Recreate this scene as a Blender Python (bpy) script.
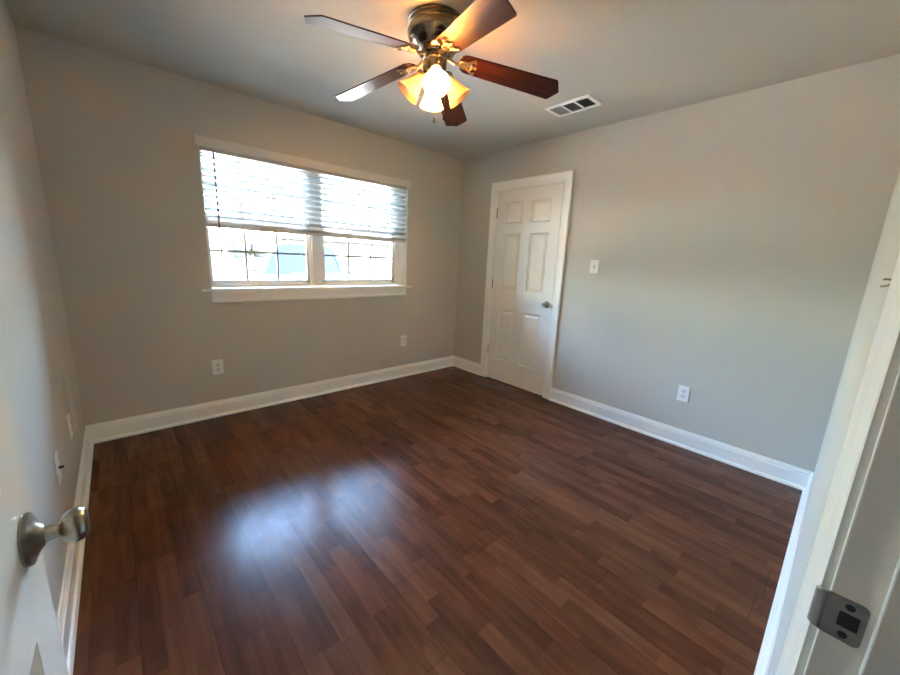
import bpy, bmesh, math, random
from mathutils import Vector, Matrix
random.seed(4)
for o in list(bpy.data.objects):
    bpy.data.objects.remove(o)
SC = bpy.context.scene
COL = SC.collection
R = math.radians

# ------------------------------------------------------------------ camera
cam = bpy.data.cameras.new('camera')
cam_o = bpy.data.objects.new('camera', cam)
COL.objects.link(cam_o)
cam.sensor_width = 36.0
cam.lens = 363.94 / 900 * 36
cam.clip_start = 0.01
cam.clip_end = 400
cR = Vector((0.74258534, -0.668309, 0.04393273))
cU = Vector((0.10776226, 0.18396475, 0.97700781))
cF = Vector((0.66102519, 0.72077739, -0.20862802))
m = Matrix((cR, cU, -cF)).transposed().to_4x4()
m.translation = Vector((0.2639, 0.0360, 1.3182))
cam_o.matrix_world = m
SC.camera = cam_o

# ------------------------------------------------------------------ sky, sun, exposure
world = bpy.data.worlds.new('sky')
SC.world = world
world.use_nodes = True
wn = world.node_tree
wn.nodes.clear()
sky = wn.nodes.new('ShaderNodeTexSky')
sky.sky_type = 'NISHITA'
sky.sun_disc = False
sky.sun_elevation = R(40)
sky.sun_rotation = R(156)
sky.air_density = 1.0
sky.dust_density = 1.2
bg = wn.nodes.new('ShaderNodeBackground')
bg.inputs['Strength'].default_value = 0.66
wo = wn.nodes.new('ShaderNodeOutputWorld')
# sky dimmed by an added ramp near the horizon so the blind slats show
stc = wn.nodes.new('ShaderNodeTexCoord')
ssp = wn.nodes.new('ShaderNodeSeparateXYZ')
wn.links.new(stc.outputs['Generated'], ssp.inputs[0])
srp = wn.nodes.new('ShaderNodeValToRGB')
srp.color_ramp.elements[0].position = 0.16; srp.color_ramp.elements[0].color = (0.40, 0.40, 0.40, 1)
srp.color_ramp.elements[1].position = 0.28; srp.color_ramp.elements[1].color = (1, 1, 1, 1)
wn.links.new(ssp.outputs[2], srp.inputs[0])
smx = wn.nodes.new('ShaderNodeMix'); smx.data_type = 'RGBA'; smx.blend_type = 'MULTIPLY'
smx.inputs[0].default_value = 1.0
wn.links.new(sky.outputs[0], smx.inputs[6]); wn.links.new(srp.outputs[0], smx.inputs[7])
wn.links.new(smx.outputs[2], bg.inputs[0])
wn.links.new(bg.outputs[0], wo.inputs[0])

sun = bpy.data.lights.new('sun', 'SUN')
sun.energy = 6.6
sun.angle = R(0.6)
sun.color = (1.0, 0.89, 0.72)
sun_o = bpy.data.objects.new('sun', sun)
COL.objects.link(sun_o)
sun_o.rotation_euler = (R(50), 0, R(24))      # from behind the house: the ground by the window is in its shade

# sky portal: tells the renderer where the sky enters the room (gives off no light itself)
pl_ = bpy.data.lights.new('sky_portal', 'AREA')
pl_.shape = 'RECTANGLE'; pl_.size = 1.84; pl_.size_y = 1.08
pl_.cycles.is_portal = True
pl_o = bpy.data.objects.new('sky_portal', pl_)
COL.objects.link(pl_o)
pl_o.location = (1.6835, 3.3021 + 0.215, 1.525); pl_o.rotation_euler = (R(-90), 0, 0)

vs = SC.view_settings
vs.view_transform = 'Standard'
vs.look = 'None'
vs.gamma = 1.0
vs.use_curve_mapping = False
vs.exposure = 5.42
try:
    SC.cycles.max_bounces = 12
    SC.cycles.diffuse_bounces = 8
    SC.cycles.glossy_bounces = 5
    SC.cycles.transparent_max_bounces = 16
    SC.cycles.sample_clamp_indirect = 6.0
    SC.cycles.caustics_reflective = False
    SC.cycles.caustics_refractive = False
except Exception:
    pass

# ------------------------------------------------------------------ dimensions
W, D, H = 3.3386, 3.3021, 2.44
T = 0.115                                   # wall thickness
JX = 0.860                                  # strike jamb of the room's entry
HX = 0.092                                  # hinge jamb of the room's entry

# ------------------------------------------------------------------ materials
def mat(name):
    mm = bpy.data.materials.new(name)
    mm.use_nodes = True
    return mm, mm.node_tree, mm.node_tree.nodes['Principled BSDF']

def simple(name, col, rough=0.5, metal=0.0, spec=0.5, coat=0.0, bump=None, var=0.0, vscale=6.0):
    mm, nt, b = mat(name)
    b.inputs['Base Color'].default_value = (*col, 1)
    b.inputs['Roughness'].default_value = rough
    b.inputs['Metallic'].default_value = metal
    b.inputs['Specular IOR Level'].default_value = spec
    b.inputs['Coat Weight'].default_value = coat
    tc = nt.nodes.new('ShaderNodeTexCoord')
    if var:
        n = nt.nodes.new('ShaderNodeTexNoise')
        n.inputs['Scale'].default_value = vscale
        n.inputs['Detail'].default_value = 4
        nt.links.new(tc.outputs['Object'], n.inputs['Vector'])
        mx = nt.nodes.new('ShaderNodeMix')
        mx.data_type = 'RGBA'
        mx.inputs[6].default_value = (*[c * (1 - var) for c in col], 1)
        mx.inputs[7].default_value = (*[min(1, c * (1 + var)) for c in col], 1)
        nt.links.new(n.outputs['Fac'], mx.inputs[0])
        nt.links.new(mx.outputs[2], b.inputs['Base Color'])
    if bump:
        n = nt.nodes.new('ShaderNodeTexNoise')
        n.inputs['Scale'].default_value = bump[0]
        n.inputs['Detail'].default_value = 3
        nt.links.new(tc.outputs['Object'], n.inputs['Vector'])
        bp = nt.nodes.new('ShaderNodeBump')
        bp.inputs['Strength'].default_value = bump[1]
        bp.inputs['Distance'].default_value = 0.002
        nt.links.new(n.outputs['Fac'], bp.inputs['Height'])
        nt.links.new(bp.outputs[0], b.inputs['Normal'])
    return mm

M = {}
M['wall'] = simple('greige wall paint', (0.575, 0.538, 0.478), 0.55, bump=(160, 0.12), spec=0.3)
M['ceiling'] = simple('ceiling paint', (0.54, 0.507, 0.435), 0.8, bump=(120, 0.15), spec=0.2)
M['trim'] = simple('white gloss trim paint', (0.90, 0.88, 0.835), 0.28, bump=(40, 0.06))
M['door'] = simple('white gloss door paint', (0.89, 0.87, 0.825), 0.25, bump=(60, 0.10))
M['vinyl'] = simple('white window vinyl', (0.86, 0.845, 0.80), 0.35)
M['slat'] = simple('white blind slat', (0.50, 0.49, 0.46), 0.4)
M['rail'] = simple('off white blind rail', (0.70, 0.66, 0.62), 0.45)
M['cord'] = simple('blind cord', (0.70, 0.68, 0.62), 0.8)
M['wand'] = simple('grey blind wand', (0.16, 0.15, 0.14), 0.4)
M['tassel'] = simple('cord tassel', (0.55, 0.50, 0.42), 0.5)
M['plate'] = simple('white plastic plate', (0.89, 0.875, 0.85), 0.35)
M['greyplate'] = simple('wall coloured plate', (0.56, 0.55, 0.53), 0.4)
M['slot'] = simple('dark slot', (0.03, 0.03, 0.03), 0.6)
M['socket'] = simple('outlet face', (0.78, 0.765, 0.735), 0.4)
M['nickel'] = simple('satin nickel', (0.40, 0.36, 0.305), 0.28, 1.0, var=0.12, vscale=30)
M['pewter'] = simple('antique pewter', (0.23, 0.195, 0.145), 0.24, 1.0, var=0.10, vscale=12)
M['brass'] = simple('antique brass', (0.34, 0.27, 0.165), 0.29, 1.0, var=0.15, vscale=40)
M['steel'] = simple('worn steel', (0.42, 0.40, 0.36), 0.5, 1.0, var=0.35, vscale=60)
M['hinge'] = simple('hinge steel', (0.28, 0.25, 0.21), 0.4, 1.0)
M['grille'] = simple('grey grille paint', (0.45, 0.44, 0.42), 0.5)
M['duct'] = simple('dark duct', (0.05, 0.05, 0.05), 0.8)
M['concrete'] = simple('pale concrete', (0.40, 0.36, 0.30), 0.9, var=0.12, vscale=0.6)
M['asphalt'] = simple('street and lawn', (0.035, 0.036, 0.033), 0.9, var=0.2, vscale=0.3)
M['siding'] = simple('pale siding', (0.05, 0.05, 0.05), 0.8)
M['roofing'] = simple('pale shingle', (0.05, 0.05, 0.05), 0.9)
M['houseglass'] = simple('house window', (0.012, 0.013, 0.015), 0.4)
M['shrub'] = simple('shrub leaves', (0.036, 0.042, 0.037), 0.8, var=0.5, vscale=8)
M['bark'] = simple('bark', (0.12, 0.09, 0.07), 0.9)
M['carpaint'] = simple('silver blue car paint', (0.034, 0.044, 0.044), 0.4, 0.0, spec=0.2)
M['cartrim'] = simple('dark car trim', (0.010, 0.011, 0.012), 0.6, spec=0.2)
M['carglass'] = simple('car window', (0.0044, 0.0072, 0.0125), 0.3, spec=0.03)
M['carlamp'] = simple('car lamp', (0.75, 0.77, 0.80), 0.15)
M['chrome'] = simple('chrome', (0.7, 0.7, 0.7), 0.1, 1.0)

def floor_mat():
    mm, nt, b = mat('mahogany laminate')
    N, L = nt.nodes, nt.links
    def math_(op, a, c=None, clamp=False):
        n = N.new('ShaderNodeMath'); n.operation = op; n.use_clamp = clamp
        for i, v in enumerate((a, c)):
            if v is None: continue
            if isinstance(v, (int, float)): n.inputs[i].default_value = v
            else: L.new(v, n.inputs[i])
        return n.outputs[0]
    def white(u, v, w=0.0):
        c = N.new('ShaderNodeCombineXYZ')
        for i, s in enumerate((u, v, w)):
            if isinstance(s, (int, float)): c.inputs[i].default_value = s
            else: L.new(s, c.inputs[i])
        n = N.new('ShaderNodeTexWhiteNoise'); n.noise_dimensions = '3D'
        L.new(c.outputs[0], n.inputs['Vector'])
        return n.outputs['Value']
    tc = N.new('ShaderNodeTexCoord')
    sp = N.new('ShaderNodeSeparateXYZ')
    L.new(tc.outputs['Object'], sp.inputs[0])
    X, Y = sp.outputs[0], sp.outputs[1]
    PW, SW, PL, SL = 0.1945, 0.1945 / 3, 1.20, 0.40
    xs = math_('ADD', X, 10 * PW - 0.189)                  # plank joints on x = 0.578 + k * PW
    pi_ = math_('FLOOR', math_('DIVIDE', xs, PW))
    si = math_('FLOOR', math_('DIVIDE', xs, SW))
    pk = math_('SUBTRACT', pi_, 12.0)
    poff = math_('ADD', math_('ADD', 0.26, math_('MULTIPLY', pk, 0.6)), math_('MULTIPLY', math_('MULTIPLY', pk, math_('SUBTRACT', pk, 1.0)), 0.13))
    # the two planks that end in the bright patch
    pj_raw = math_('DIVIDE', math_('ADD', math_('ADD', Y, 20.0), poff), PL)
    pj = math_('FLOOR', pj_raw)
    soff = math_('MULTIPLY', white(si, 7.7), SL * 3)
    sj_raw = math_('DIVIDE', math_('ADD', math_('ADD', Y, 20.0), soff), SL)
    sj = math_('FLOOR', sj_raw)
    r1 = white(si, sj, 1.0)
    r2 = white(pi_, pj, 5.0)
    r3 = white(si, sj, 9.0)
    # grain
    gv = N.new('ShaderNodeCombineXYZ')
    L.new(math_('MULTIPLY', X, 34.0), gv.inputs[0])
    L.new(math_('ADD', math_('MULTIPLY', Y, 2.6), math_('MULTIPLY', r3, 40.0)), gv.inputs[1])
    L.new(math_('MULTIPLY', r1, 30.0), gv.inputs[2])
    gn = N.new('ShaderNodeTexNoise'); gn.inputs['Scale'].default_value = 1.0
    gn.inputs['Detail'].default_value = 6; gn.inputs['Roughness'].default_value = 0.62
    gn.inputs['Distortion'].default_value = 0.15
    L.new(gv.outputs[0], gn.inputs['Vector'])
    gv2 = N.new('ShaderNodeCombineXYZ')
    L.new(math_('MULTIPLY', X, 9.0), gv2.inputs[0])
    L.new(math_('ADD', math_('MULTIPLY', Y, 5.0), math_('MULTIPLY', r3, 25.0)), gv2.inputs[1])
    gn2 = N.new('ShaderNodeTexNoise'); gn2.inputs['Scale'].default_value = 1.0
    gn2.inputs['Detail'].default_value = 4
    L.new(gv2.outputs[0], gn2.inputs['Vector'])
    f = math_('ADD', math_('ADD', math_('MULTIPLY', r1, 0.27), math_('MULTIPLY', gn.outputs['Fac'], 0.62)),
              math_('ADD', math_('MULTIPLY', gn2.outputs['Fac'], 0.40), math_('MULTIPLY', r2, 0.10)))
    f = math_('SUBTRACT', f, 0.175)
    cr = N.new('ShaderNodeValToRGB')
    e = cr.color_ramp.elements
    e[0].position = 0.18; e[0].color = (0.050, 0.0155, 0.0085, 1)
    e[1].position = 0.86; e[1].color = (0.200, 0.074, 0.032, 1)
    e2 = e.new(0.50); e2.color = (0.112, 0.037, 0.0175, 1)
    L.new(f, cr.inputs[0])
    # joints
    def edge(v, width):
        fr = math_('FRACT', v)
        d = math_('MINIMUM', fr, math_('SUBTRACT', 1.0, fr))
        return math_('LESS_THAN', d, width)
    jl = math_('MAXIMUM', edge(math_('DIVIDE', xs, PW), 0.0065), edge(pj_raw, 0.0011))
    mx = N.new('ShaderNodeMix'); mx.data_type = 'RGBA'; mx.blend_type = 'MULTIPLY'
    L.new(math_('MULTIPLY', jl, 0.6), mx.inputs[0])
    L.new(cr.outputs[0], mx.inputs[6]); mx.inputs[7].default_value = (0.25, 0.2, 0.2, 1)
    L.new(mx.outputs[2], b.inputs['Base Color'])
    # gloss: worn, slightly different on every plank, with scuffs
    sc_ = N.new('ShaderNodeTexNoise'); sc_.inputs['Scale'].default_value = 26.0
    sc_.inputs['Detail'].default_value = 8; sc_.inputs['Roughness'].default_value = 0.7
    sc_.inputs['Distortion'].default_value = 0.0
    L.new(tc.outputs['Object'], sc_.inputs['Vector'])
    rg = math_('ADD', 0.222, math_('ADD', math_('MULTIPLY', sc_.outputs['Fac'], 0.02), math_('MULTIPLY', r2, 0.025)))
    L.new(rg, b.inputs['Roughness'])
    sc2 = N.new('ShaderNodeTexNoise'); sc2.inputs['Scale'].default_value = 16.0
    sc2.inputs['Detail'].default_value = 9; sc2.inputs['Roughness'].default_value = 0.75
    L.new(tc.outputs['Object'], sc2.inputs['Vector'])
    scuff = math_('MULTIPLY', math_('SUBTRACT', sc2.outputs['Fac'], 0.5), 0.50)
    L.new(math_('MAXIMUM', math_('ADD', math_('ADD', 0.15, math_('MULTIPLY', r2, 0.14)), scuff), 0.04), b.inputs['Specular IOR Level'])
    hb = math_('SUBTRACT', 1.0, jl)
    bp = N.new('ShaderNodeBump'); bp.inputs['Strength'].default_value = 0.30; bp.inputs['Distance'].default_value = 0.0012
    L.new(hb, bp.inputs['Height']); L.new(bp.outputs[0], b.inputs['Normal'])
    return mm
M['floor'] = floor_mat()

def wood_mat():
    mm, nt, b = mat('dark cherry fan blade')
    N, L = nt.nodes, nt.links
    tc = N.new('ShaderNodeTexCoord')
    mp = N.new('ShaderNodeMapping'); mp.inputs['Scale'].default_value = (4, 70, 40)
    L.new(tc.outputs['Object'], mp.inputs[0])
    n = N.new('ShaderNodeTexNoise'); n.inputs['Scale'].default_value = 1.0; n.inputs['Detail'].default_value = 6
    L.new(mp.outputs[0], n.inputs['Vector'])
    cr = N.new('ShaderNodeValToRGB')
    e = cr.color_ramp.elements
    e[0].position = 0.3; e[0].color = (0.022, 0.0045, 0.003, 1)
    e[1].position = 0.72; e[1].color = (0.095, 0.018, 0.009, 1)
    L.new(n.outputs['Fac'], cr.inputs[0])
    L.new(cr.outputs[0], b.inputs['Base Color'])
    b.inputs['Roughness'].default_value = 0.30
    b.inputs['Specular IOR Level'].default_value = 0.32
    return mm
M['blade'] = wood_mat()

def pane_mat():
    mm, nt, b = mat('clear window glass')
    N, L = nt.nodes, nt.links
    out = [n for n in N if n.type == 'OUTPUT_MATERIAL'][0]
    N.remove(b)
    t = N.new('ShaderNodeBsdfTransparent'); t.inputs[0].default_value = (0.95, 0.97, 0.96, 1)
    g = N.new('ShaderNodeBsdfGlossy'); g.inputs['Roughness'].default_value = 0.02
    fr = N.new('ShaderNodeFresnel'); fr.inputs[0].default_value = 1.45
    mx = N.new('ShaderNodeMixShader')
    L.new(fr.outputs[0], mx.inputs[0]); L.new(t.outputs[0], mx.inputs[1]); L.new(g.outputs[0], mx.inputs[2])
    L.new(mx.outputs[0], out.inputs[0])
    return mm
M['pane'] = pane_mat()

def frosted(name, col):
    mm, nt, b = mat(name)
    N, L = nt.nodes, nt.links
    out = [n for n in N if n.type == 'OUTPUT_MATERIAL'][0]
    b.inputs['Base Color'].default_value = (*col, 1); b.inputs['Roughness'].default_value = 0.35
    t = N.new('ShaderNodeBsdfTranslucent'); t.inputs[0].default_value = (*col, 1)
    mx = N.new('ShaderNodeMixShader'); mx.inputs[0].default_value = 0.55
    L.new(b.outputs[0], mx.inputs[1]); L.new(t.outputs[0], mx.inputs[2]); L.new(mx.outputs[0], out.inputs[0])
    return mm
M['shade'] = frosted('amber frosted glass', (0.86, 0.70, 0.48))
M['domeglass'] = frosted('white frosted glass', (0.85, 0.82, 0.76))

def emit(name, col, s):
    mm, nt, b = mat(name)
    b.inputs['Base Color'].default_value = (*col, 1)
    b.inputs['Emission Color'].default_value = (*col, 1)
    b.inputs['Emission Strength'].default_value = s
    return mm
M['bulb_on'] = emit('lit bulb', (1.0, 0.74, 0.36), 14.0)
M['bulb_off'] = simple('unlit bulb', (0.85, 0.80, 0.70), 0.3)
M['added_hall_bulb'] = emit('added hall bulb', (1.0, 0.70, 0.42), 0.35)  # weak warm glow of the lamp added in the unseen hallway

# ------------------------------------------------------------------ mesh helpers
class MB:
    """collects shapes in one bmesh"""
    def __init__(s): s.bm = bmesh.new()
    def box(s, x0, x1, y0, y1, z0, z1, bev=0.0):
        v = [s.bm.verts.new((x, y, z)) for x in (x0, x1) for y in (y0, y1) for z in (z0, z1)]
        fs = [s.bm.faces.new([v[i] for i in q]) for q in ((0, 1, 3, 2), (4, 6, 7, 5), (0, 4, 5, 1), (2, 3, 7, 6), (0, 2, 6, 4), (1, 5, 7, 3))]
        if bev:
            ed = {e for f in fs for e in f.edges}
            bmesh.ops.bevel(s.bm, geom=list(ed), offset=bev, segments=2, affect='EDGES', profile=0.5)
        return s
    def prism(s, poly, fn, a, b, caps=True):
        """poly of (u, v); fn(u, v, w) -> point; swept w = a..b"""
        r0 = [s.bm.verts.new(fn(u, v, a)) for u, v in poly]
        r1 = [s.bm.verts.new(fn(u, v, b)) for u, v in poly]
        n = len(poly)
        for i in range(n):
            s.bm.faces.new((r0[i], r0[(i + 1) % n], r1[(i + 1) % n], r1[i]))
        if caps:
            s.bm.faces.new(r0[::-1]); s.bm.faces.new(r1)
        return s
    def rings(s, rings, closed=True, cap0=False, cap1=False):
        vs = [[s.bm.verts.new(p) for p in r] for r in rings]
        for a, b in zip(vs, vs[1:]):
            n = len(a)
            for i in range(n if closed else n - 1):
                s.bm.faces.new((a[i], a[(i + 1) % n], b[(i + 1) % n], b[i]))
        if cap0: s.bm.faces.new(vs[0][::-1])
        if cap1: s.bm.faces.new(vs[-1])
        return s
    def lathe(s, prof, org=(0, 0, 0), axis=(0, 0, 1), n=40, cap0=False, cap1=False):
        """prof of (radius, distance along axis)"""
        ax = Vector(axis).normalized()
        u = ax.orthogonal().normalized(); v = ax.cross(u)
        o = Vector(org)
        rr = [[o + ax * h + (u * math.cos(2 * math.pi * i / n) + v * math.sin(2 * math.pi * i / n)) * max(r, 1e-5) for i in range(n)] for r, h in prof]
        return s.rings(rr, True, cap0, cap1)
    def tube(s, pts, r, n=10, caps=True):
        pts = [Vector(p) for p in pts]
        rad = r if isinstance(r, (list, tuple)) else [r] * len(pts)
        rr = []
        u = None
        for i, p in enumerate(pts):
            t = (pts[min(i + 1, len(pts) - 1)] - pts[max(i - 1, 0)]).normalized()
            u = t.orthogonal().normalized() if u is None else (u - t * u.dot(t)).normalized()
            v = t.cross(u)
            rr.append([p + (u * math.cos(2 * math.pi * k / n) + v * math.sin(2 * math.pi * k / n)) * rad[i] for k in range(n)])
        return s.rings(rr, True, caps, caps)
    def ball(s, c, r, sc=(1, 1, 1), seg=20):
        mt = Matrix.Translation(c) @ Matrix.Diagonal((*sc, 1))
        bmesh.ops.create_uvsphere(s.bm, u_segments=seg, v_segments=seg // 2 + 2, radius=r, matrix=mt)
        return s
    def build(s, name, m_, parent=None, smooth=False, angle=35, bevel=0.0):
        bmesh.ops.recalc_face_normals(s.bm, faces=s.bm.faces[:])
        me = bpy.data.meshes.new(name)
        s.bm.to_mesh(me); s.bm.free()
        me.materials.append(M[m_] if isinstance(m_, str) else m_)
        if smooth:
            for p in me.polygons: p.use_smooth = True
            try: me.set_sharp_from_angle(angle=R(angle))
            except Exception: pass
        o = bpy.data.objects.new(name, me)
        COL.objects.link(o)
        if parent: o.parent = parent
        if bevel:
            b = o.modifiers.new('bevel', 'BEVEL'); b.width = bevel; b.segments = 2; b.limit_method = 'ANGLE'; b.angle_limit = R(40)
        return o

def tag(o, label, cat, group=None):
    o['label'] = label; o['category'] = cat
    if group: o['group'] = group
    return o
def struct(o):
    o['kind'] = 'structure'; return o
def stuff(o):
    o['kind'] = 'stuff'; return o
def empty(name, loc, rz=0.0):
    o = bpy.data.objects.new(name, None)
    o.empty_display_size = 0.1
    COL.objects.link(o); o.location = loc; o.rotation_euler = (0, 0, rz)
    return o
def kids(o): return [c for c in bpy.data.objects if c.parent == o]
def copy_tree(o, parent=None):
    c = o.copy(); COL.objects.link(c)
    c.parent = parent
    for ch in kids(o): copy_tree(ch, c)
    return c

# ------------------------------------------------------------------ room shell
HY0 = -1.35                                 # far side of the hallway
struct(MB().box(-0.115, W + 0.9, -T, D + T, -0.12, 0).build('floor', 'floor'))
struct(MB().box(-0.75, 2.2, HY0, -T, -0.12, 0).build('floor_hall', 'floor'))
struct(MB().box(-0.75, W + 0.9, HY0 - 0.1, D + T + 0.12, H, H + 0.10).build('ceiling', 'ceiling'))
struct(MB().box(-T, 0, -T, D + T + 0.12, 0, H).build('wall_left', 'wall'))
# window wall with its opening
OX0, OX1, OZ0, OZ1 = 0.785, 2.582, 1.0, 2.045
WD = 0.20                                   # the outside wall is thicker
b = MB()
b.box(0, OX0, D, D + WD, 0, H).box(OX1, W, D, D + WD, 0, H).box(OX0, OX1, D, D + WD, 0, OZ0).box(OX0, OX1, D, D + WD, OZ1, H)
struct(b.build('wall_back', 'wall'))
# right wall with the closet doorway
SY0, SY1, SH = 1.964, 2.7275, 2.04          # closet door slab
CY0, CY1, CH = SY0 - 0.003, SY1 + 0.003, SH + 0.003
g = 0.02
b = MB()
b.box(W, W + T, -T, CY0 - g, 0, H).box(W, W + T, CY1 + g, D + WD, 0, H).box(W, W + T, CY0 - g, CY1 + g, CH + g, H)
struct(b.build('wall_right', 'wall'))
# front wall with the entry doorway the picture is taken from
b = MB()
b.box(0, HX - g, -T, 0, 0, H).box(JX + g, W, -T, 0, 0, H).box(HX - g, JX + g, -T, 0, SH + 0.005 + g, H)
struct(b.build('wall_front', 'wall'))
# closet and hallway shells
b = MB()
b.box(W + 0.75, W + 0.85, 1.4, 3.3, 0, H).box(W + T, W + 0.75, 1.3, 1.4, 0, H).box(W + T, W + 0.75, 3.2, 3.3, 0, H)
struct(b.build('wall_closet', 'wall'))
b = MB()
b.box(-0.75, 2.2, HY0 - 0.1, HY0, 0, H).box(-0.75, -0.65, HY0, -T, 0, H).box(2.1, 2.2, HY0, -T, 0, H).box(-0.65, -T, -T, 0, 0, H)
struct(b.build('wall_hall', 'wall'))

# ------------------------------------------------------------------ baseboards
BASE = [(0, 0), (0.027, 0), (0.027, 0.008), (0.024, 0.015), (0.019, 0.0195), (0.0145, 0.021), (0.0145, 0.098), (0.0095, 0.1015), (0.0095, 0.1045),
        (0.0125, 0.107), (0.0125, 0.113), (0.0075, 0.118), (0.006, 0.122), (0.006, 0.1295), (0, 0.1305)]
def base(name, fn, a, c):
    struct(MB().prism(BASE, fn, a, c).build(name, 'trim', smooth=True, angle=25))
CW = 0.083                                  # casing width
base('baseboard_left', lambda u, v, w: (u, w, v), 0.0, D)
base('baseboard_back', lambda u, v, w: (w, D - u, v), 0.0, W)
base('baseboard_right', lambda u, v, w: (W - u, w, v), 0.0, CY0 - 0.005 - CW)
base('baseboard_right', lambda u, v, w: (W - u, w, v), CY1 + 0.005 + CW, D)
base('baseboard_front', lambda u, v, w: (w, u, v), JX + 0.005 + CW, W)

# ------------------------------------------------------------------ casings
CASE = [(0, 0.0), (0, 0.009), (0.004, 0.0115), (0.012, 0.0115), (0.018, 0.0145), (0.030, 0.0135), (0.050, 0.0145), (0.062, 0.0200), (0.076, 0.0215), (0.0815, 0.0210), (CW, 0.0195), (CW, 0.0)]
def casing(name, prof, a0, a1, top, fn):
    """prof (offset outwards, height off the wall); fn(a, z, h) -> point"""
    rings = []
    for k in range(4):
        rr = []
        for u, h in prof:
            a = a0 - u if k in (0, 1) else a1 + u
            z = 0.0 if k in (0, 3) else top + u
            rr.append(fn(a, z, h))
        rings.append(rr)
    b_ = MB().rings(rings, True, True, True)
    return b_.build(name, 'trim', smooth=True, angle=25)
closet_case = struct(casing('trim_1', CASE, CY0 - 0.005, CY1 + 0.005, CH + 0.005, lambda a, z, h: (W - h, a, z)))
b = MB()
b.box(W - 0.001, W + T, CY0 - g, CY0, 0, CH).box(W - 0.001, W + T, CY1, CY1 + g, 0, CH).box(W - 0.001, W + T, CY0 - g, CY1 + g, CH, CH + g)
b.box(W + 0.040, W + 0.075, CY0, CY0 + 0.011, 0, CH).box(W + 0.040, W + 0.075, CY1 - 0.011, CY1, 0, CH).box(W + 0.040, W + 0.075, CY0, CY1, CH - 0.011, CH)
b.build('jamb', 'trim', closet_case)

ENT = [(0, -0.012), (0, -0.0025), (0.003, -0.0005), (0.020, 0.001), (0.030, 0.003), (0.050, 0.004), (0.062, 0.009), (0.076, 0.010), (CW, 0.007), (CW, -0.0)]
entry_case = struct(casing('trim_2', ENT, HX - 0.005, JX + 0.005, SH + 0.010, lambda a, z, h: (a, h, z)))
b = MB()
jy0, jy1 = -T, -0.010
b.box(JX, JX + g, jy0, jy1, 0, SH + 0.005, 0.0015).box(HX - g, HX, jy0, jy1, 0, SH + 0.005, 0.0015).box(HX - g, JX + g, jy0, jy1, SH + 0.005, SH + 0.005 + g)
b.box(JX - 0.011, JX, -0.086, -0.0485, 0, SH + 0.005, 0.002).box(HX, HX + 0.011, -0.086, -0.0485, 0, SH + 0.005, 0.002).box(HX, JX, -0.086, -0.0485, SH - 0.006, SH + 0.005)
b.build('jamb', 'trim', entry_case)
# strike plate let into the jamb: plate with a latch hole, a lip curled over the arris, two screws
SZ = 0.922
b = MB()
hx0, hx1 = JX - 0.0016, JX + 0.001
def rrect(y0, y1, z0, z1, r, n=6):
    pts = []
    for cy, cz, a0 in ((y1 - r, z1 - r, 0), (y0 + r, z1 - r, 90), (y0 + r, z0 + r, 180), (y1 - r, z0 + r, 270)):
        for k in range(n + 1):
            a = R(a0 + 90 * k / n)
            pts.append((cy + r * math.cos(a), cz + r * math.sin(a)))
    return pts
outer = rrect(-0.0435, -0.0060, SZ - 0.0280, SZ + 0.0280, 0.0065)
hole = rrect(-0.0385, -0.0215, SZ - 0.0095, SZ + 0.0105, 0.0012)
b.rings([[(hx1, y, z) for y, z in outer], [(hx0, y, z) for y, z in outer], [(hx0, y, z) for y, z in hole], [(hx1, y, z) for y, z in hole]], True)
lip = [(JX - 0.0013, -0.0110), (JX - 0.0019, -0.0100), (JX - 0.0019, -0.0065), (JX - 0.0012, -0.0025), (JX + 0.0010, 0.0002), (JX + 0.0030, 0.0012), (JX + 0.0030, 0.0000), (JX + 0.0014, -0.0010), (JX + 0.0002, -0.0035), (JX - 0.0004, -0.0065), (JX - 0.0004, -0.0110)]
rl_ = []
for w_, ins in ((-0.0262, 0.0), (-0.0245, 0.0), (0.0245, 0.0), (0.0262, 0.0)):
    rl_.append([(u, v - (0.002 if abs(w_) > 0.025 and v > -0.004 else 0.0), SZ + w_) for u, v in lip])
b.rings(rl_, True, True, True)
plate = b.build('strike_plate', 'steel', entry_case, smooth=True)
plate['label'] = 'worn steel strike plate with a dark latch hole'
b = MB().box(JX - 0.0006, JX + 0.0008, -0.0385, -0.0210, SZ - 0.0095, SZ + 0.0105)
b.build('latch_hole', 'slot', plate)
for dz in (-0.019, 0.019):
    MB().lathe([(0.0042, 0), (0.0042, 0.0006), (0.003, 0.001), (0.0, 0.001)], (JX - 0.0016, -0.0285, SZ + dz), (-1, 0, 0), 16, True).build('screw', 'slot', plate, smooth=True)

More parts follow.
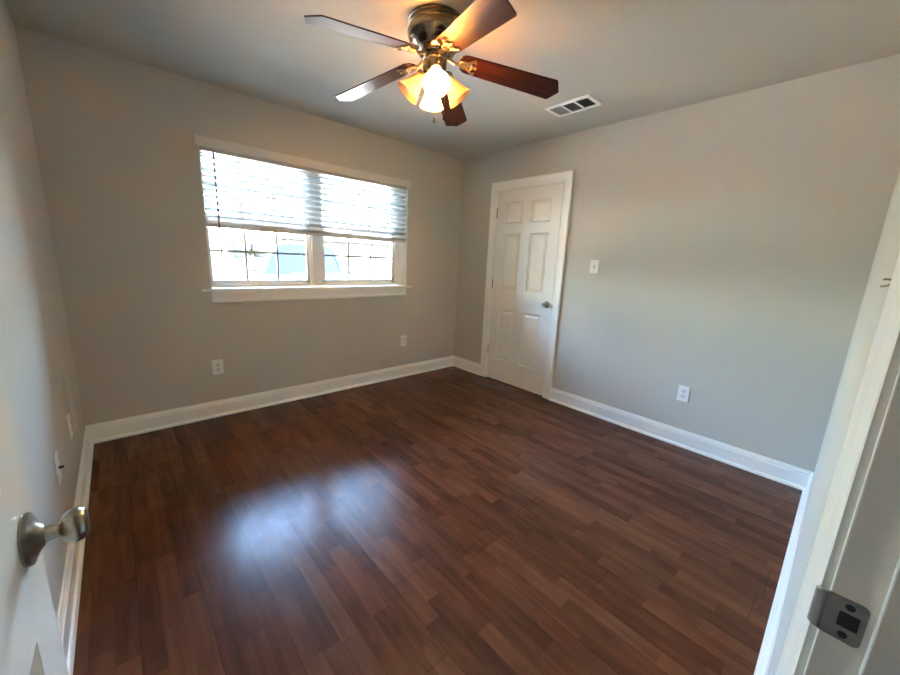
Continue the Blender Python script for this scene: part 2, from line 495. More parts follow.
# ------------------------------------------------------------------ six panel doors (local: x along width from the hinge, y thickness, z up)
DW, DT = 0.7635, 0.035
PX = [(0.110, 0.327), (0.4385, 0.655)]
PZ = [(0.250, 0.815), (1.030, 1.610), (1.712, 1.918)]
def door_mesh(z0=0.010, z1=SH):
    b_ = MB()
    xs_ = [0, PX[0][0], PX[0][1], PX[1][0], PX[1][1], DW]
    zs_ = [z0, PZ[0][0], PZ[0][1], PZ[1][0], PZ[1][1], PZ[2][0], PZ[2][1], z1]
    for side in (0, 1):
        yy = 0.0 if side == 0 else DT
        inn = 1 if side == 0 else -1
        for i in range(5):
            for j in range(7):
                hole = i in (1, 3) and j in (1, 3, 5)
                X0, X1, Z0, Z1 = xs_[i], xs_[i + 1], zs_[j], zs_[j + 1]
                if not hole:
                    b_.bm.faces.new([b_.bm.verts.new(p) for p in ((X0, yy, Z0), (X1, yy, Z0), (X1, yy, Z1), (X0, yy, Z1))])
                else:
                    rr = []
                    for ins, dep in ((0, 0), (0.003, 0.004), (0.008, 0.0105), (0.013, 0.0130), (0.018, 0.0130), (0.040, 0.0050), (0.043, 0.004)):
                        y_ = yy + inn * dep
                        rr.append([(X0 + ins, y_, Z0 + ins), (X1 - ins, y_, Z0 + ins), (X1 - ins, y_, Z1 - ins), (X0 + ins, y_, Z1 - ins)])
                    b_.rings(rr, True, False, True)
    for (a, c) in (((0, z0), (DW, z0)), ((DW, z0), (DW, z1)), ((DW, z1), (0, z1)), ((0, z1), (0, z0))):
        b_.bm.faces.new([b_.bm.verts.new(p) for p in ((a[0], 0, a[1]), (c[0], 0, c[1]), (c[0], DT, c[1]), (a[0], DT, a[1]))])
    bmesh.ops.remove_doubles(b_.bm, verts=b_.bm.verts[:], dist=1e-5)
    return b_
def knob(parent, x, y, z, s):
    """s = -1: sticks out towards local -y, +1: towards +y"""
    ax = (0, s, 0)
    k = MB().lathe([(0.0, 0.0), (0.0335, 0.0), (0.0345, 0.003), (0.0335, 0.007), (0.027, 0.0095), (0.0205, 0.0125), (0.0160, 0.0160), (0.0140, 0.0175), (0.0130, 0.0185), (0.0105, 0.0192), (0.0105, 0.031),
                    (0.012, 0.0335), (0.0172, 0.0355), (0.0214, 0.041), (0.0230, 0.0475), (0.0222, 0.053), (0.0190, 0.0575), (0.0138, 0.0600), (0.0128, 0.0596), (0.0, 0.0606)],
                   (x, y, z), ax, 40).build('door_knob', 'nickel', parent, smooth=True, angle=28)
    k['label'] = 'round satin nickel knob on a flared rose'
    return k
# closet door: hinge on the far side, face flush with the wall
d1 = struct(door_mesh().build('door_1', 'door', smooth=True, angle=12))
d1.location = (W - 0.002, SY1, 0)
d1.rotation_euler = (0, 0, R(-90))          # local x -> -y, local y -> +x
knob(d1, 0.7095, 0.0, 0.935, -1)
for z in (0.34, 1.08, 1.825):
    hg = MB().tube([(-0.003, -0.0035, z - 0.044), (-0.003, -0.0035, z + 0.044)], 0.0048, 12)
    hg.ball((-0.003, -0.0035, z + 0.046), 0.0045, seg=10).ball((-0.003, -0.0035, z - 0.046), 0.0045, seg=10)
    hg.box(-0.003, -0.001, 0.0, 0.030, z - 0.044, z + 0.044)
    hg.build('hinge', 'hinge', d1, smooth=True)
# entry door, swung open along the left wall
d2 = struct(door_mesh().build('door_2', 'door', smooth=True, angle=12))
ang = R(89.5)
d2.rotation_euler = (0, 0, ang)             # local x -> +y, local y -> -x
d2.location = (0.1305, 0.004, 0)
knob(d2, 0.6985, 0.0, 0.935, -1)
knob(d2, 0.6985, DT, 0.935, 1)
MB().box(DW - 0.0005, DW + 0.0012, 0.005, 0.030, 0.935 - 0.028, 0.935 + 0.028).box(DW, DW + 0.010, 0.011, 0.024, 0.935 - 0.008, 0.935 + 0.008, 0.002).build('latch', 'steel', d2)
for z in (0.34, 1.08, 1.825):
    hg = MB().tube([(-0.004, DT + 0.004, z - 0.044), (-0.004, DT + 0.004, z + 0.044)], 0.0048, 12)
    hg.build('hinge', 'hinge', d2, smooth=True)

# ------------------------------------------------------------------ window
yF = D + 0.100                              # room side face of the window unit
FZ0, FZ1 = 1.024, OZ1 - 0.002
GL = [(0.821, 1.554), (1.7235, 2.463)]      # glass of the two units
b = MB()
b.box(OX0 + 0.001, GL[0][0] - 0.030, yF, D + WD - 0.01, FZ0, FZ1)
b.box(GL[1][1] + 0.030, OX1 - 0.001, yF, D + WD - 0.01, FZ0, FZ1)
b.box(GL[0][1] + 0.030, GL[1][0] - 0.030, yF - 0.006, D + WD - 0.01, FZ0, FZ1)
b.box(1.600, 1.678, yF - 0.014, yF, FZ0 + 0.012, FZ1)
b.box(OX0 + 0.001, OX1 - 0.001, yF - 0.004, D + WD - 0.01, FZ0, FZ0 + 0.024)
b.box(OX0 + 0.001, OX1 - 0.001, yF, D + WD - 0.01, FZ1 - 0.024, FZ1)
win = struct(b.build('window_1', 'vinyl', bevel=0.002))
def sash(x0, x1, z0, z1, y0, gz):
    b_ = MB()
    s_ = 0.029
    zb, zt = z0, z1
    b_.box(x0 - s_, x0, y0, y0 + 0.024, zb, zt).box(x1, x1 + s_, y0, y0 + 0.024, zb, zt)
    b_.box(x0 - s_, x1 + s_, y0, y0 + 0.024, zb, zb + 0.034).box(x0 - s_, x1 + s_, y0, y0 + 0.024, zt - 0.036, zt)
    so = b_.build('sash', 'vinyl', win, bevel=0.002)
    MB().box(x0 - 0.004, x1 + 0.004, y0 + 0.010, y0 + 0.014, zb + 0.030, zt - 0.032).build('pane', 'pane', so)
    gr = MB()
    for k in (1, 2):
        xx = x0 + (x1 - x0) * k / 3
        gr.box(xx - 0.009, xx + 0.009, y0 + 0.0155, y0 + 0.0215, zb + 0.03, zt - 0.03)
    gr.box(x0, x1, y0 + 0.0155, y0 + 0.0215, gz - 0.009, gz + 0.009)
    gr.build('muntin_grid', 'vinyl', so)
for x0, x1 in GL:
    sash(x0, x1, 1.0485, 1.566, yF + 0.006, 1.308)
    sash(x0, x1, 1.530, FZ1 - 0.026, yF + 0.034, 1.790)
# stool and apron
MB().box(0.722, 2.640, D - 0.024, D, 1.004, 1.022, 0.004).box(OX0, OX1, D - 0.001, D + 0.105, 1.004, 1.022).build('window_sill', 'trim', win)
AP = [(0, 0.915), (0.009, 0.915), (0.013, 0.920), (0.015, 0.930), (0.0125, 0.938), (0.012, 0.958), (0.014, 0.966), (0.0145, 0.985), (0.018, 0.992), (0.018, 1.004), (0, 1.004)]
MB().prism(AP, lambda u, v, w: (w, D - u, v), 0.781, 2.572).build('apron', 'trim', win, smooth=True, angle=25)
# white lining boards of the reveal
b = MB().box(OX1 - 0.003, OX1 + 0.004, D + 0.0005, D + 0.102, 1.022, OZ1).box(OX0 - 0.004, OX0 + 0.003, D + 0.0005, D + 0.102, 1.022, OZ1).box(OX0, OX1, D + 0.0005, D + 0.102, OZ1 - 0.003, OZ1 + 0.004)
b.build('reveal', 'trim', win)

# ------------------------------------------------------------------ blind
BX0, BX1 = 0.792, 2.574
yB = D + 0.030                              # middle of the slats
bl = empty('window_blind', (0, 0, 0))
bl.location = (0.5 * (BX0 + BX1), yB, 1.478)
tag(bl, 'white slatted window blind, half raised over the window', 'blind')
def bp_(o):                                  # parent keeping the world place
    o.parent = bl; o.matrix_parent_inverse = Matrix.Translation(-bl.location)
    return o
b = MB().box(0.758, 2.604, D - 0.016, D - 0.004, 2.024, 2.087, 0.002).box(0.758, 0.766, D - 0.016, D - 0.0005, 2.024, 2.087).box(2.596, 2.604, D - 0.016, D - 0.0005, 2.024, 2.087)
bp_(b.build('valance', 'rail'))
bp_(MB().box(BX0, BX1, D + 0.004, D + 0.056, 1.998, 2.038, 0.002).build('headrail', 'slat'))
sl = MB()
prof = [(-0.027, 0.0), (-0.012, 0.0022), (0, 0.003), (0.012, 0.0022), (0.027, 0.0), (0.027, 0.0036), (0.012, 0.006), (0, 0.0068), (-0.012, 0.006), (-0.027, 0.0036)]
sl.prism(prof, lambda u, v, w: (w, u, v - 0.003), BX0, BX1)
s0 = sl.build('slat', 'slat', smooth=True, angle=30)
zsl = [1.974 - 0.0458 * i for i in range(10)]
stack = [1.5195 - 0.0062 * i for i in range(4)]
for i, z in enumerate(zsl + stack):
    s = s0 if i == 0 else s0.copy()
    if i: COL.objects.link(s)
    s.location = (0, yB, z)
    s.rotation_euler = (R(-20), 0, 0)
    bp_(s)
    if i >= 10:                              # the gathered slats hang a little lower on the right
        s.rotation_euler = (0, R(0.35), 0); s.location.z += 0.0103
rl = bp_(MB().box(BX0, BX1, -0.026, 0.026, -0.017, 0.010, 0.004).build('bottom_rail', 'rail'))
rl.location = (0, yB, 1.4905 + 0.0103); rl.rotation_euler = (0, R(0.35), 0)
for x in (0.905, 1.600, 2.500):
    c = MB()
    for dy in (-0.027, 0.027):
        c.tube([(x, yB + dy, 1.49), (x, yB + dy, 2.00)], 0.0011, 6)
    bp_(c.build('ladder_cord', 'cord'))
bp_(MB().tube([(0.868, D - 0.020, 2.000), (0.8685, D - 0.021, 1.6), (0.868, D - 0.020, 1.263)], 0.0062, 8).build('tilt_wand', 'wand', smooth=True))
for dx, zt in ((-0.012, 1.440), (0.014, 1.428)):
    c = bp_(MB().tube([(2.331, yB - 0.042, 2.00), (2.331 + dx * 0.1, yB - 0.044, 1.49), (2.331 + dx, yB - 0.044, zt)], 0.0012, 6).build('lift_cord', 'cord'))
    MB().lathe([(0.0, 0.0), (0.003, 0.0), (0.0075, -0.022), (0.006, -0.027), (0, -0.027)], (2.331 + dx, yB - 0.044, zt), (0, 0, 1), 12).build('tassel', 'tassel', c, smooth=True)

# ------------------------------------------------------------------ wall plates (local: x across, y out of the wall, z up)
def outlet(name, label, loc, rz, w=0.074, h=0.120, group='wall outlets'):
    r = empty(name, loc, rz)
    tag(r, label, 'outlet', group)
    pl = MB().box(-w / 2, w / 2, 0.0, 0.0055, -h / 2, h / 2, 0.0025).build('cover_plate', 'plate', r)
    for dz in (-0.0195, 0.0195):
        so = MB()
        n = 24
        ring = []
        for i in range(n):
            a = 2 * math.pi * i / n
            ring.append((0.0172 * math.cos(a), max(-0.0135, min(0.0135, 0.0172 * math.sin(a)))))
        so.prism(ring, lambda u, v, ww: (u, ww, v + dz), 0.005, 0.0075)
        f = so.build('socket', 'socket', r)
        s2 = MB().box(-0.0078, -0.0052, 0.0072, 0.0078, dz - 0.001, dz + 0.0075).box(0.0052, 0.0078, 0.0072, 0.0078, dz - 0.001, dz + 0.0075)
        s2.lathe([(0.0028, 0), (0.0028, 0.0006), (0, 0.0006)], (0, 0.0072, dz - 0.007), (0, 1, 0), 12)
        s2.build('slot', 'slot', f)
    MB().lathe([(0.0032, 0), (0.0028, 0.001), (0, 0.0012)], (0, 0.0053, 0), (0, 1, 0), 12).build('screw', 'plate', r, smooth=True)
    return r
outlet('wall_outlet', 'white double outlet low on the window wall below the left end of the window', (0.779, D, 0.408), R(180))
outlet('wall_outlet', 'white double outlet low on the window wall near the right corner', (2.556, D, 0.413), R(180))
outlet('wall_outlet', 'white double outlet low on the right wall between closet door and doorway', (W, 0.760, 0.4095), R(90))
outlet('wall_outlet', 'white double outlet on the left wall close beside the tall blank plate', (0, 2.588, 0.405), R(-90))
# switch
r = empty('light_switch', (W, 1.583, 1.3155), R(90))
tag(r, 'white toggle light switch on the right wall beside the closet door', 'switch')
MB().box(-0.0385, 0.0385, 0, 0.0055, -0.0575, 0.0575, 0.0025).build('cover_plate', 'plate', r)
MB().box(-0.0055, 0.0055, 0.0050, 0.0062, -0.0125, 0.0125).build('toggle_slot', 'slot', r)
tg = MB().prism([(0.0055, -0.004), (0.0055, 0.005), (0.019, 0.0125), (0.020, 0.0065)], lambda u, v, w: (w, u, v), -0.0042, 0.0042)
tg.build('toggle', 'plate', r, bevel=0.001)
for dz in (-0.030, 0.030):
    MB().lathe([(0.0032, 0), (0.0028, 0.001), (0, 0.0012)], (0, 0.0053, dz), (0, 1, 0), 12).build('screw', 'socket', r, smooth=True)
# tall blank plate and jack plate on the left wall
pn = MB().box(0, 0.008, 2.638, 2.850, 0.330, 0.632, 0.002).build('access_panel', 'greyplate')
tag(pn, 'tall pale blank cover plate low on the left wall near the window corner', 'cover plate')
r = empty('cable_jack', (0, 2.052, 0.430), R(-90))
tag(r, 'white cable jack plate with dark connector on the left wall behind the open door', 'jack')
MB().box(-0.037, 0.037, 0, 0.006, -0.060, 0.060, 0.0025).build('cover_plate', 'plate', r)
MB().lathe([(0.0, 0.0), (0.0065, 0.0), (0.0065, 0.004), (0.0048, 0.004), (0.0048, 0.016), (0, 0.016)], (0, 0.005, 0.0), (0, 1, 0), 14).build('connector', 'slot', r, smooth=True)

# ------------------------------------------------------------------ little wire hook on the front wall beside the doorway
hk = MB().tube([(0.949, 0.001, 1.317), (0.950, 0.008, 1.3175), (0.950, 0.013, 1.3185), (0.949, 0.016, 1.3178)], 0.0012, 8)
hk.tube([(0.950, 0.007, 1.3172), (0.951, 0.009, 1.3125), (0.955, 0.013, 1.3100), (0.958, 0.0162, 1.3095)], 0.0012, 8)
tag(hk.build('wall_hook', 'hinge', smooth=True), 'tiny two-pronged grey wire hook at the white casing of the right doorway jamb', 'hook')

# ------------------------------------------------------------------ ceiling vent
VX0, VX1, VY0, VY1 = 2.733, 2.937, 1.465, 1.820
vt = empty('ceiling_vent', ((VX0 + VX1) / 2, (VY0 + VY1) / 2, H))
tag(vt, 'white rectangular ceiling vent with three louvre sections', 'vent')
hxv, hyv = (VX1 - VX0) / 2, (VY1 - VY0) / 2
fi = 0.030
b = MB()
prof = [(0, 0.0), (0, -0.004), (0.006, -0.009), (fi - 0.004, -0.010), (fi, -0.007), (fi, 0.0)]
rr = []
for sx, sy in ((-1, -1), (1, -1), (1, 1), (-1, 1)):
    rr.append([(sx * (hxv - u), sy * (hyv - u), h) for u, h in prof])
rr.append(rr[0])
b.rings(rr, True)
L3 = (2 * (hyv - fi)) / 3
for k in (1, 2):
    yy = -(hyv - fi) + k * L3
    b.box(-(hxv - fi), hxv - fi, yy - 0.005, yy + 0.005, -0.0085, -0.001)
b.build('frame', 'plate', vt, smooth=True, angle=25)
MB().box(-(hxv - fi), hxv - fi, -(hyv - fi), hyv - fi, -0.0012, -0.0004).build('duct_opening', 'duct', vt)
for k in range(3):
    y0 = -(hyv - fi) + k * L3 + 0.006; y1 = y0 + L3 - 0.012
    b = MB()
    if k == 1:
        n = 11
        for i in range(n):
            xx = -(hxv - fi) + (i + 0.5) * 2 * (hxv - fi) / n
            b.prism([(0.0045, -0.0015), (0.0037, -0.0012), (-0.0045, -0.0080), (-0.0037, -0.0083)], lambda u, v, w, xx=xx: (xx + u, w, v), y0, y1)
    else:
        n = 9
        sgn = 1 if k == 2 else -1
        for i in range(n):
            yy = y0 + (i + 0.5) * (y1 - y0) / n
            b.prism([(-0.0050, -0.0015), (-0.0042, -0.0012), (0.0050, -0.0080), (0.0042, -0.0083)], lambda u, v, w, yy=yy, sgn=sgn: (w, yy + sgn * u, v), -(hxv - fi), hxv - fi)
    b.build('louvre_section', 'grille', vt)

# ------------------------------------------------------------------ ceiling fan
FX, FY = 1.543, 1.631
fan = empty('ceiling_fan', (FX, FY, H))
tag(fan, 'five-blade ceiling fan with pewter motor housing and four lamp shades', 'ceiling fan')
prof = [(0.0, 0.0), (0.120, 0.0), (0.124, -0.004), (0.124, -0.014), (0.1222, -0.0155), (0.1222, -0.0220), (0.124, -0.0235), (0.124, -0.036), (0.1225, -0.0375), (0.1225, -0.046), (0.125, -0.049), (0.127, -0.058),
        (0.1255, -0.075), (0.119, -0.092), (0.113, -0.100), (0.112, -0.104), (0.105, -0.115), (0.092, -0.130), (0.089, -0.134), (0.088, -0.138), (0.078, -0.148), (0.069, -0.153), (0.066, -0.158), (0.0, -0.158)]
prof = [(r * 1.085, h * 0.925) for r, h in prof]
MB().lathe(prof, n=64).build('motor_housing', 'pewter', fan, smooth=True, angle=22)
prof = [(0.0, -0.150), (0.052, -0.150), (0.052, -0.176), (0.054, -0.178), (0.054, -0.182), (0.052, -0.184), (0.052, -0.230), (0.050, -0.238), (0.040, -0.247), (0.036, -0.262), (0.024, -0.272), (0.009, -0.276), (0.007, -0.284), (0.0, -0.286)]
prof = [(r * 1.12, h + 0.014) for r, h in prof]
MB().lathe(prof, n=48).build('switch_housing', 'pewter', fan, smooth=True, angle=22)
# blades
ZB = 2.2947 - H
PITCH, DROOP = -0.2065, 0.159
def blade_outline():
    r0, r1, wr, wt, bulge = 0.120, 0.619, 0.059, 0.072, 0.036
    pts = []
    for i in range(9):                       # rounded root
        a = math.pi / 2 + math.pi * i / 8
        pts.append((r0 + 0.040 + 0.040 * math.cos(a), wr * math.sin(a)))
    w = lambda s: -(wr + (wt - wr) * (s - r0) / (r1 - r0))
    pts.append((r1 - 0.004, -wt)); pts.append((r1 + 0.003, -wt + 0.006))
    pts.append((r1 + bulge - 0.003, -0.007)); pts.append((r1 + bulge, 0.0)); pts.append((r1 + bulge - 0.003, 0.007))
    pts.append((r1 + 0.003, wt - 0.006)); pts.append((r1 - 0.004, wt))
    return pts
bm_b = MB().prism(blade_outline(), lambda u, v, w: (u, v, w), 0.0, 0.006)
blade0 = bm_b.build('fan_blade', 'blade', fan, bevel=0.0012)
br = MB()
zt = -0.0045
br.tube([(0.045, 0, 0.004), (0.070, 0, 0.004), (0.090, 0, -0.004), (0.105, 0, -0.010), (0.122, 0, -0.006)], [0.0085, 0.0085, 0.0075, 0.0075, 0.006], 10)
loop = [(0.146 + 0.026 * math.cos(2 * math.pi * i / 20), 0.020 * math.sin(2 * math.pi * i / 20), zt) for i in range(21)]
br.tube(loop, 0.0050, 8)
for s in (-1, 1):
    br.tube([(0.158, s * 0.016, zt), (0.176, s * 0.027, zt), (0.192, s * 0.040, zt), (0.203, s * 0.038, zt), (0.204, s * 0.029, zt)], [0.0055, 0.0050, 0.0055, 0.005, 0.004], 8)
    br.ball((0.197, s * 0.041, zt), 0.0085, (1, 1, 0.6), 12)
br.tube([(0.120, 0, zt), (0.172, 0, zt), (0.200, 0, zt)], [0.006, 0.0045, 0.005], 8)
br.tube([(0.176, 0.027, zt), (0.186, 0.012, zt), (0.186, -0.012, zt), (0.176, -0.027, zt)], 0.0045, 8)
br.ball((0.204, 0, zt), 0.0090, (1, 1, 0.6), 12).ball((0.146, 0, zt), 0.009, (1, 1, 0.6), 12)
bracket0 = br.build('blade_bracket', 'brass', fan, smooth=True)
for k in range(5):
    a = 3.1545 - R(72) * k
    ca, sa = math.cos(a), math.sin(a)
    ex = Vector((ca, sa, -DROOP)).normalized()
    ey = Vector((-sa * math.cos(PITCH), ca * math.cos(PITCH), math.sin(PITCH)))
    ey = (ey - ex * ey.dot(ex)).normalized()
    ez = ex.cross(ey)
    mt = Matrix((ex, ey, ez)).transposed().to_4x4(); mt.translation = Vector((0, 0, ZB))
    for src in (blade0, bracket0):
        o = src if k == 0 else src.copy()
        if k: COL.objects.link(o)
        o.matrix_local = mt
# lamp shades
SHADE = [(0.020, -0.004), (0.0235, 0.0), (0.0250, 0.010), (0.0270, 0.022), (0.0330, 0.042), (0.0405, 0.062), (0.0480, 0.082), (0.0570, 0.100), (0.0650, 0.114)]
inner = [(r - 0.003, h + 0.0004) for r, h in SHADE][::-1]
for k, (az, lit) in enumerate(((236, True), (326, False), (56, True), (146, False))):
    a = R(az)
    tilt = R(50)
    d = Vector((math.cos(a) * math.cos(tilt), math.sin(a) * math.cos(tilt), -math.sin(tilt)))
    p0 = Vector((math.cos(a) * 0.062, math.sin(a) * 0.062, 2.205 - H))
    ar = MB().tube([(math.cos(a) * 0.038, math.sin(a) * 0.038, 2.217 - H), (math.cos(a) * 0.052, math.sin(a) * 0.052, 2.219 - H), p0 - d * 0.008, p0 + d * 0.002], [0.010, 0.010, 0.011, 0.011], 14)
    ar.lathe([(0.011, -0.012), (0.026, -0.008), (0.0275, -0.002), (0.0275, 0.010), (0.0262, 0.010), (0.0262, -0.002), (0.010, -0.006)], p0, d, 28)
    ar.build('lamp_arm', 'brass', fan, smooth=True)
    shd = MB().lathe(SHADE + inner, p0, d, 40).build('lamp_shade', 'shade', fan, smooth=True, angle=50)
    MB().lathe([(0.0, 0.0), (0.012, 0.0), (0.0125, 0.030), (0.0150, 0.040), (0.0230, 0.056), (0.0275, 0.072), (0.0255, 0.086), (0.0175, 0.097), (0.0, 0.101)], p0, d, 24).build('light_bulb', 'bulb_on' if lit else 'bulb_off', shd, smooth=True, angle=50)
    if lit: shd['label'] = 'frosted bell shade glowing over a lit bulb'
for (cx, cy, z1) in ((0.000, -0.010, 2.020), (0.060, -0.012, 2.048)):
    z0 = 2.177 if cx < 0.03 else 2.227
    xx = cx
    pc = MB()
    n = 40
    for i in range(n):
        t_ = i / (n - 1)
        x0c = xx if cx < 0.03 else 0.050 + 0.010 * min(1, t_ * 4)
        pc.ball((x0c, cy, z0 + (z1 - z0) * t_ - H), 0.0019, seg=6)
    ch = pc.build('pull_chain', 'brass', fan, smooth=True)
    MB().lathe([(0.0, 0.002), (0.0025, 0.0), (0.0035, -0.004), (0.0065, -0.014), (0.0068, -0.020), (0.004, -0.026), (0.0, -0.027)], (xx, cy, z1 - H), (0, 0, 1), 14).build('pull_fob', 'slot', ch, smooth=True)

# ------------------------------------------------------------------ added hallway lamp, unseen behind the camera, to light the entry jamb
hl = empty('added_hall_lamp', (0.75, -0.75, H))
tag(hl, 'added round frosted ceiling lamp, unseen in the hallway, lighting the doorway', 'ceiling lamp')
MB().lathe([(0.0, 0.0), (0.13, 0.0), (0.135, -0.012), (0.125, -0.022), (0.0, -0.022)], n=40).build('lamp_base', 'nickel', hl, smooth=True)
MB().lathe([(0.125, -0.020), (0.120, -0.050), (0.095, -0.080), (0.050, -0.097), (0.0, -0.102)], n=40).build('lamp_shade', 'domeglass', hl, smooth=True)
MB().ball((0, 0, -0.055), 0.026).build('light_bulb', 'added_hall_bulb', hl, smooth=True)

# ------------------------------------------------------------------ outside
GZ = -0.14
struct(MB().box(-14, 24, D + 0.21, D + 12, GZ - 0.2, GZ).build('driveway', 'concrete'))
struct(MB().box(-60, 90, D + 12, 140, GZ - 0.25, GZ - 0.05).build('street', 'asphalt'))
# parked car, nose towards the window (local: x right to left across, y lengthwise from nose, z up)
car = empty('car', (2.80, D + 3.65, GZ), R(-23))
tag(car, 'silver blue car parked facing the window', 'car')
def loft(secs, n=9):
    """sections (y, half width low, half width high, z low, z high, shoulder)"""
    rr = []
    for y, wl, wh, z0, z1, r_ in secs:
        ring = [(-wl, y, z0), (-wl - 0.02, y, z0 + (z1 - z0) * 0.45), (-wh, y, z1 - r_), (-wh + r_ * 1.2, y, z1), (0, y, z1 + 0.02), (wh - r_ * 1.2, y, z1), (wh, y, z1 - r_), (wl + 0.02, y, z0 + (z1 - z0) * 0.45), (wl, y, z0)]
        rr.append(ring)
    return rr
body = MB().rings(loft([(0.00, 0.62, 0.55, 0.35, 0.62, 0.05), (0.08, 0.80, 0.72, 0.25, 0.74, 0.06), (0.45, 0.90, 0.82, 0.22, 0.90, 0.07), (1.05, 0.91, 0.86, 0.22, 1.00, 0.07), (1.35, 0.91, 0.87, 0.22, 1.03, 0.06),
                        (3.3, 0.91, 0.88, 0.22, 1.04, 0.06), (4.2, 0.88, 0.84, 0.24, 1.04, 0.06), (4.45, 0.80, 0.76, 0.30, 0.95, 0.06)]), True, True, True)
bo = body.build('body', 'carpaint', car, smooth=True, angle=50)
# cabin: pillars and roof as one shell, the glass set in
A = [(-0.80, 1.12, 1.00), (-0.62, 1.98, 1.60), (-0.60, 3.35, 1.62), (-0.72, 4.25, 1.02)]
cab = MB()
cab.rings([[(-0.62, 1.95, 1.59), (-0.45, 1.90, 1.645), (0, 1.88, 1.67), (0.45, 1.90, 1.645), (0.62, 1.95, 1.59)],
           [(-0.64, 2.5, 1.63), (-0.46, 2.5, 1.70), (0, 2.5, 1.725), (0.46, 2.5, 1.70), (0.64, 2.5, 1.63)],
           [(-0.60, 3.6, 1.60), (-0.44, 3.6, 1.66), (0, 3.6, 1.68), (0.44, 3.6, 1.66), (0.60, 3.6, 1.60)]], False)
for s in (-1, 1):
    cab.tube([(s * 0.82, 1.10, 0.98), (s * 0.74, 1.50, 1.30), (s * 0.62, 1.97, 1.60)], [0.050, 0.045, 0.045], 8)
    cab.tube([(s * 0.86, 2.50, 1.00), (s * 0.63, 2.50, 1.63)], 0.045, 8)
    cab.tube([(s * 0.80, 4.25, 1.00), (s * 0.60, 3.60, 1.60)], 0.07, 8)
    cab.tube([(s * 0.62, 1.95, 1.60), (s * 0.64, 2.5, 1.635), (s * 0.60, 3.6, 1.605)], 0.045, 8)
cab.build('roof', 'carpaint', car, smooth=True, angle=50)
ws = MB().rings([[(-0.80, 1.10, 1.00), (-0.40, 1.00, 1.02), (0, 0.97, 1.03), (0.40, 1.00, 1.02), (0.80, 1.10, 1.00)], [(-0.61, 1.95, 1.595), (-0.40, 1.91, 1.635), (0, 1.89, 1.655), (0.40, 1.91, 1.635), (0.61, 1.95, 1.595)]], False)
ws.build('windshield', 'carglass', car, smooth=True)
for s in (-1, 1):
    sg = MB()
    sg.bm.faces.new([sg.bm.verts.new(p) for p in ((s * 0.85, 1.2, 1.0), (s * 0.87, 2.5, 1.02), (s * 0.63, 2.5, 1.62), (s * 0.62, 1.97, 1.59))])
    sg.bm.faces.new([sg.bm.verts.new(p) for p in ((s * 0.87, 2.5, 1.02), (s * 0.83, 4.1, 1.02), (s * 0.60, 3.6, 1.60), (s * 0.63, 2.5, 1.62))])
    sg.build('side_window', 'carglass', car)
    MB().ball((s * 1.00, 1.42, 1.10), 0.10, (1.05, 0.55, 0.75), 16).tube([(s * 0.84, 1.42, 1.03), (s * 0.95, 1.42, 1.08)], 0.025, 8).build('side_mirror', 'cartrim', car, smooth=True)
    MB().ball((s * 0.66, 0.10, 0.68), 0.13, (1.2, 0.6, 0.6), 16).build('headlight', 'carlamp', car, smooth=True)
    for yw in (0.85, 3.55):
        w_ = MB().lathe([(0.0, -0.10), (0.20, -0.10), (0.31, -0.09), (0.335, -0.06), (0.335, 0.06), (0.31, 0.09), (0.20, 0.10), (0.0, 0.10)], (s * 0.82, yw, 0.335), (1, 0, 0), 28)
        wo_ = w_.build('wheel', 'cartrim', car, smooth=True)
        MB().lathe([(0.0, 0.0), (0.20, 0.0), (0.205, 0.008), (0.05, 0.014), (0.0, 0.014)], (s * 0.92, yw, 0.335), (s, 0, 0), 20).build('hubcap', 'chrome', wo_, smooth=True)
MB().box(-0.42, 0.42, -0.015, 0.06, 0.45, 0.60, 0.01).build('grille', 'cartrim', car)
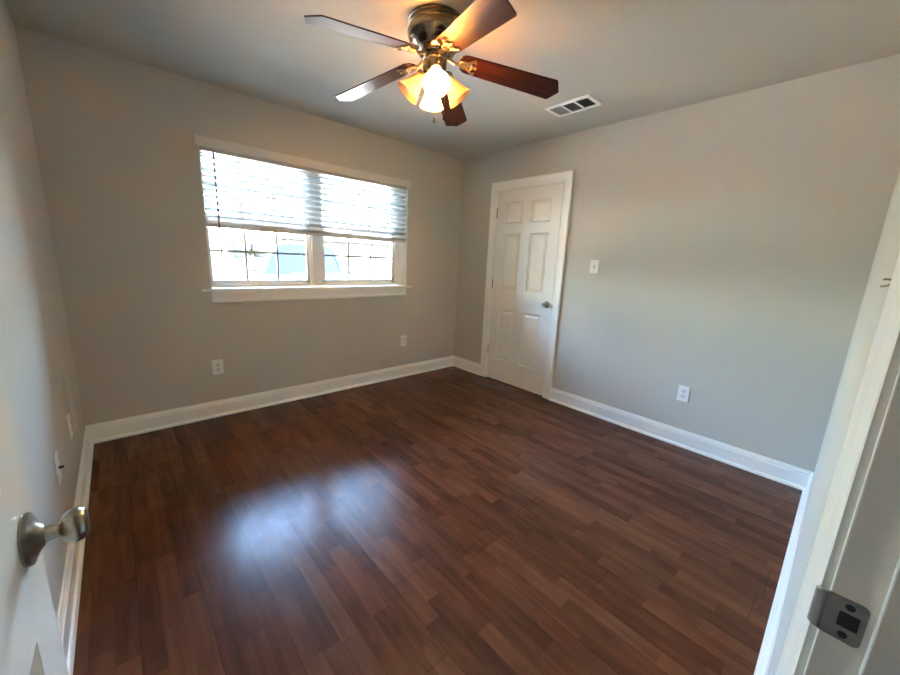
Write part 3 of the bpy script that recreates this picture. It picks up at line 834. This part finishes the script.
for s in (-0.25, 0.35):
    MB().tube([(s, 0.96, 1.035), (s + 0.45, 1.02, 1.065)], 0.012, 6).build('wiper', 'cartrim', car)
# neighbouring house across the street
hs = empty('house', (21.0, D + 30, GZ), R(-14))
tag(hs, 'low pale house across the street, seen through the right window pane', 'house')
MB().box(-9, 9, 0, 8, 0, 2.7).build('house_wall', 'siding', hs)
MB().rings([[(-9.6, -0.6, 2.7), (9.6, -0.6, 2.7), (9.6, 8.6, 2.7), (-9.6, 8.6, 2.7)], [(-5.5, 3.9, 4.6), (5.5, 3.9, 4.6), (5.5, 4.1, 4.6), (-5.5, 4.1, 4.6)]], True, True, True).build('house_roof', 'roofing', hs)
for x0, x1 in ((-6.2, -4.9), (-3.9, -2.6), (-1.0, 0.0), (4.0, 5.4)):
    fr = MB().box(x0 - 0.12, x1 + 0.12, -0.06, 0.02, 0.9, 2.32).build('house_window', 'siding', hs)
    MB().box(x0, x1, -0.09, -0.05, 1.02, 2.2).build('house_pane', 'houseglass', fr)
def bush(name, label, loc, r, cat, trunk=0.0, group=None):
    t_ = empty(name, loc)
    tag(t_, label, cat, group)
    b_ = MB()
    for i in range(26):
        a, u = random.uniform(0, 6.28), random.uniform(-0.8, 0.9)
        q = math.sqrt(max(0, 1 - u * u))
        b_.ball((r * 0.65 * q * math.cos(a), r * 0.65 * q * math.sin(a), trunk + r * (0.85 + 0.6 * u)), r * random.uniform(0.28, 0.48), seg=8)
    b_.build('foliage', 'shrub', t_, smooth=True)
    MB().tube([(0, 0, 0), (0, 0, trunk + r * 0.8)], [0.10 * r, 0.05 * r], 8).build('trunk', 'bark', t_)
    return t_
bush('tree', 'rounded tree across the street, seen through the left window pane', (7.1, D + 24, GZ), 1.5, 'tree', 0.9)
for dx in (-6.4, -4.9, -3.4, -1.9):
    pw = Matrix.Rotation(R(-14), 4, 'Z') @ Vector((dx, -1.0, 0))
    bush('shrub', 'low shrub in the row before the low pale house', (21.0 + pw.x, D + 30 + pw.y, GZ), 0.36, 'shrub', 0.0, 'shrubs along the far house')
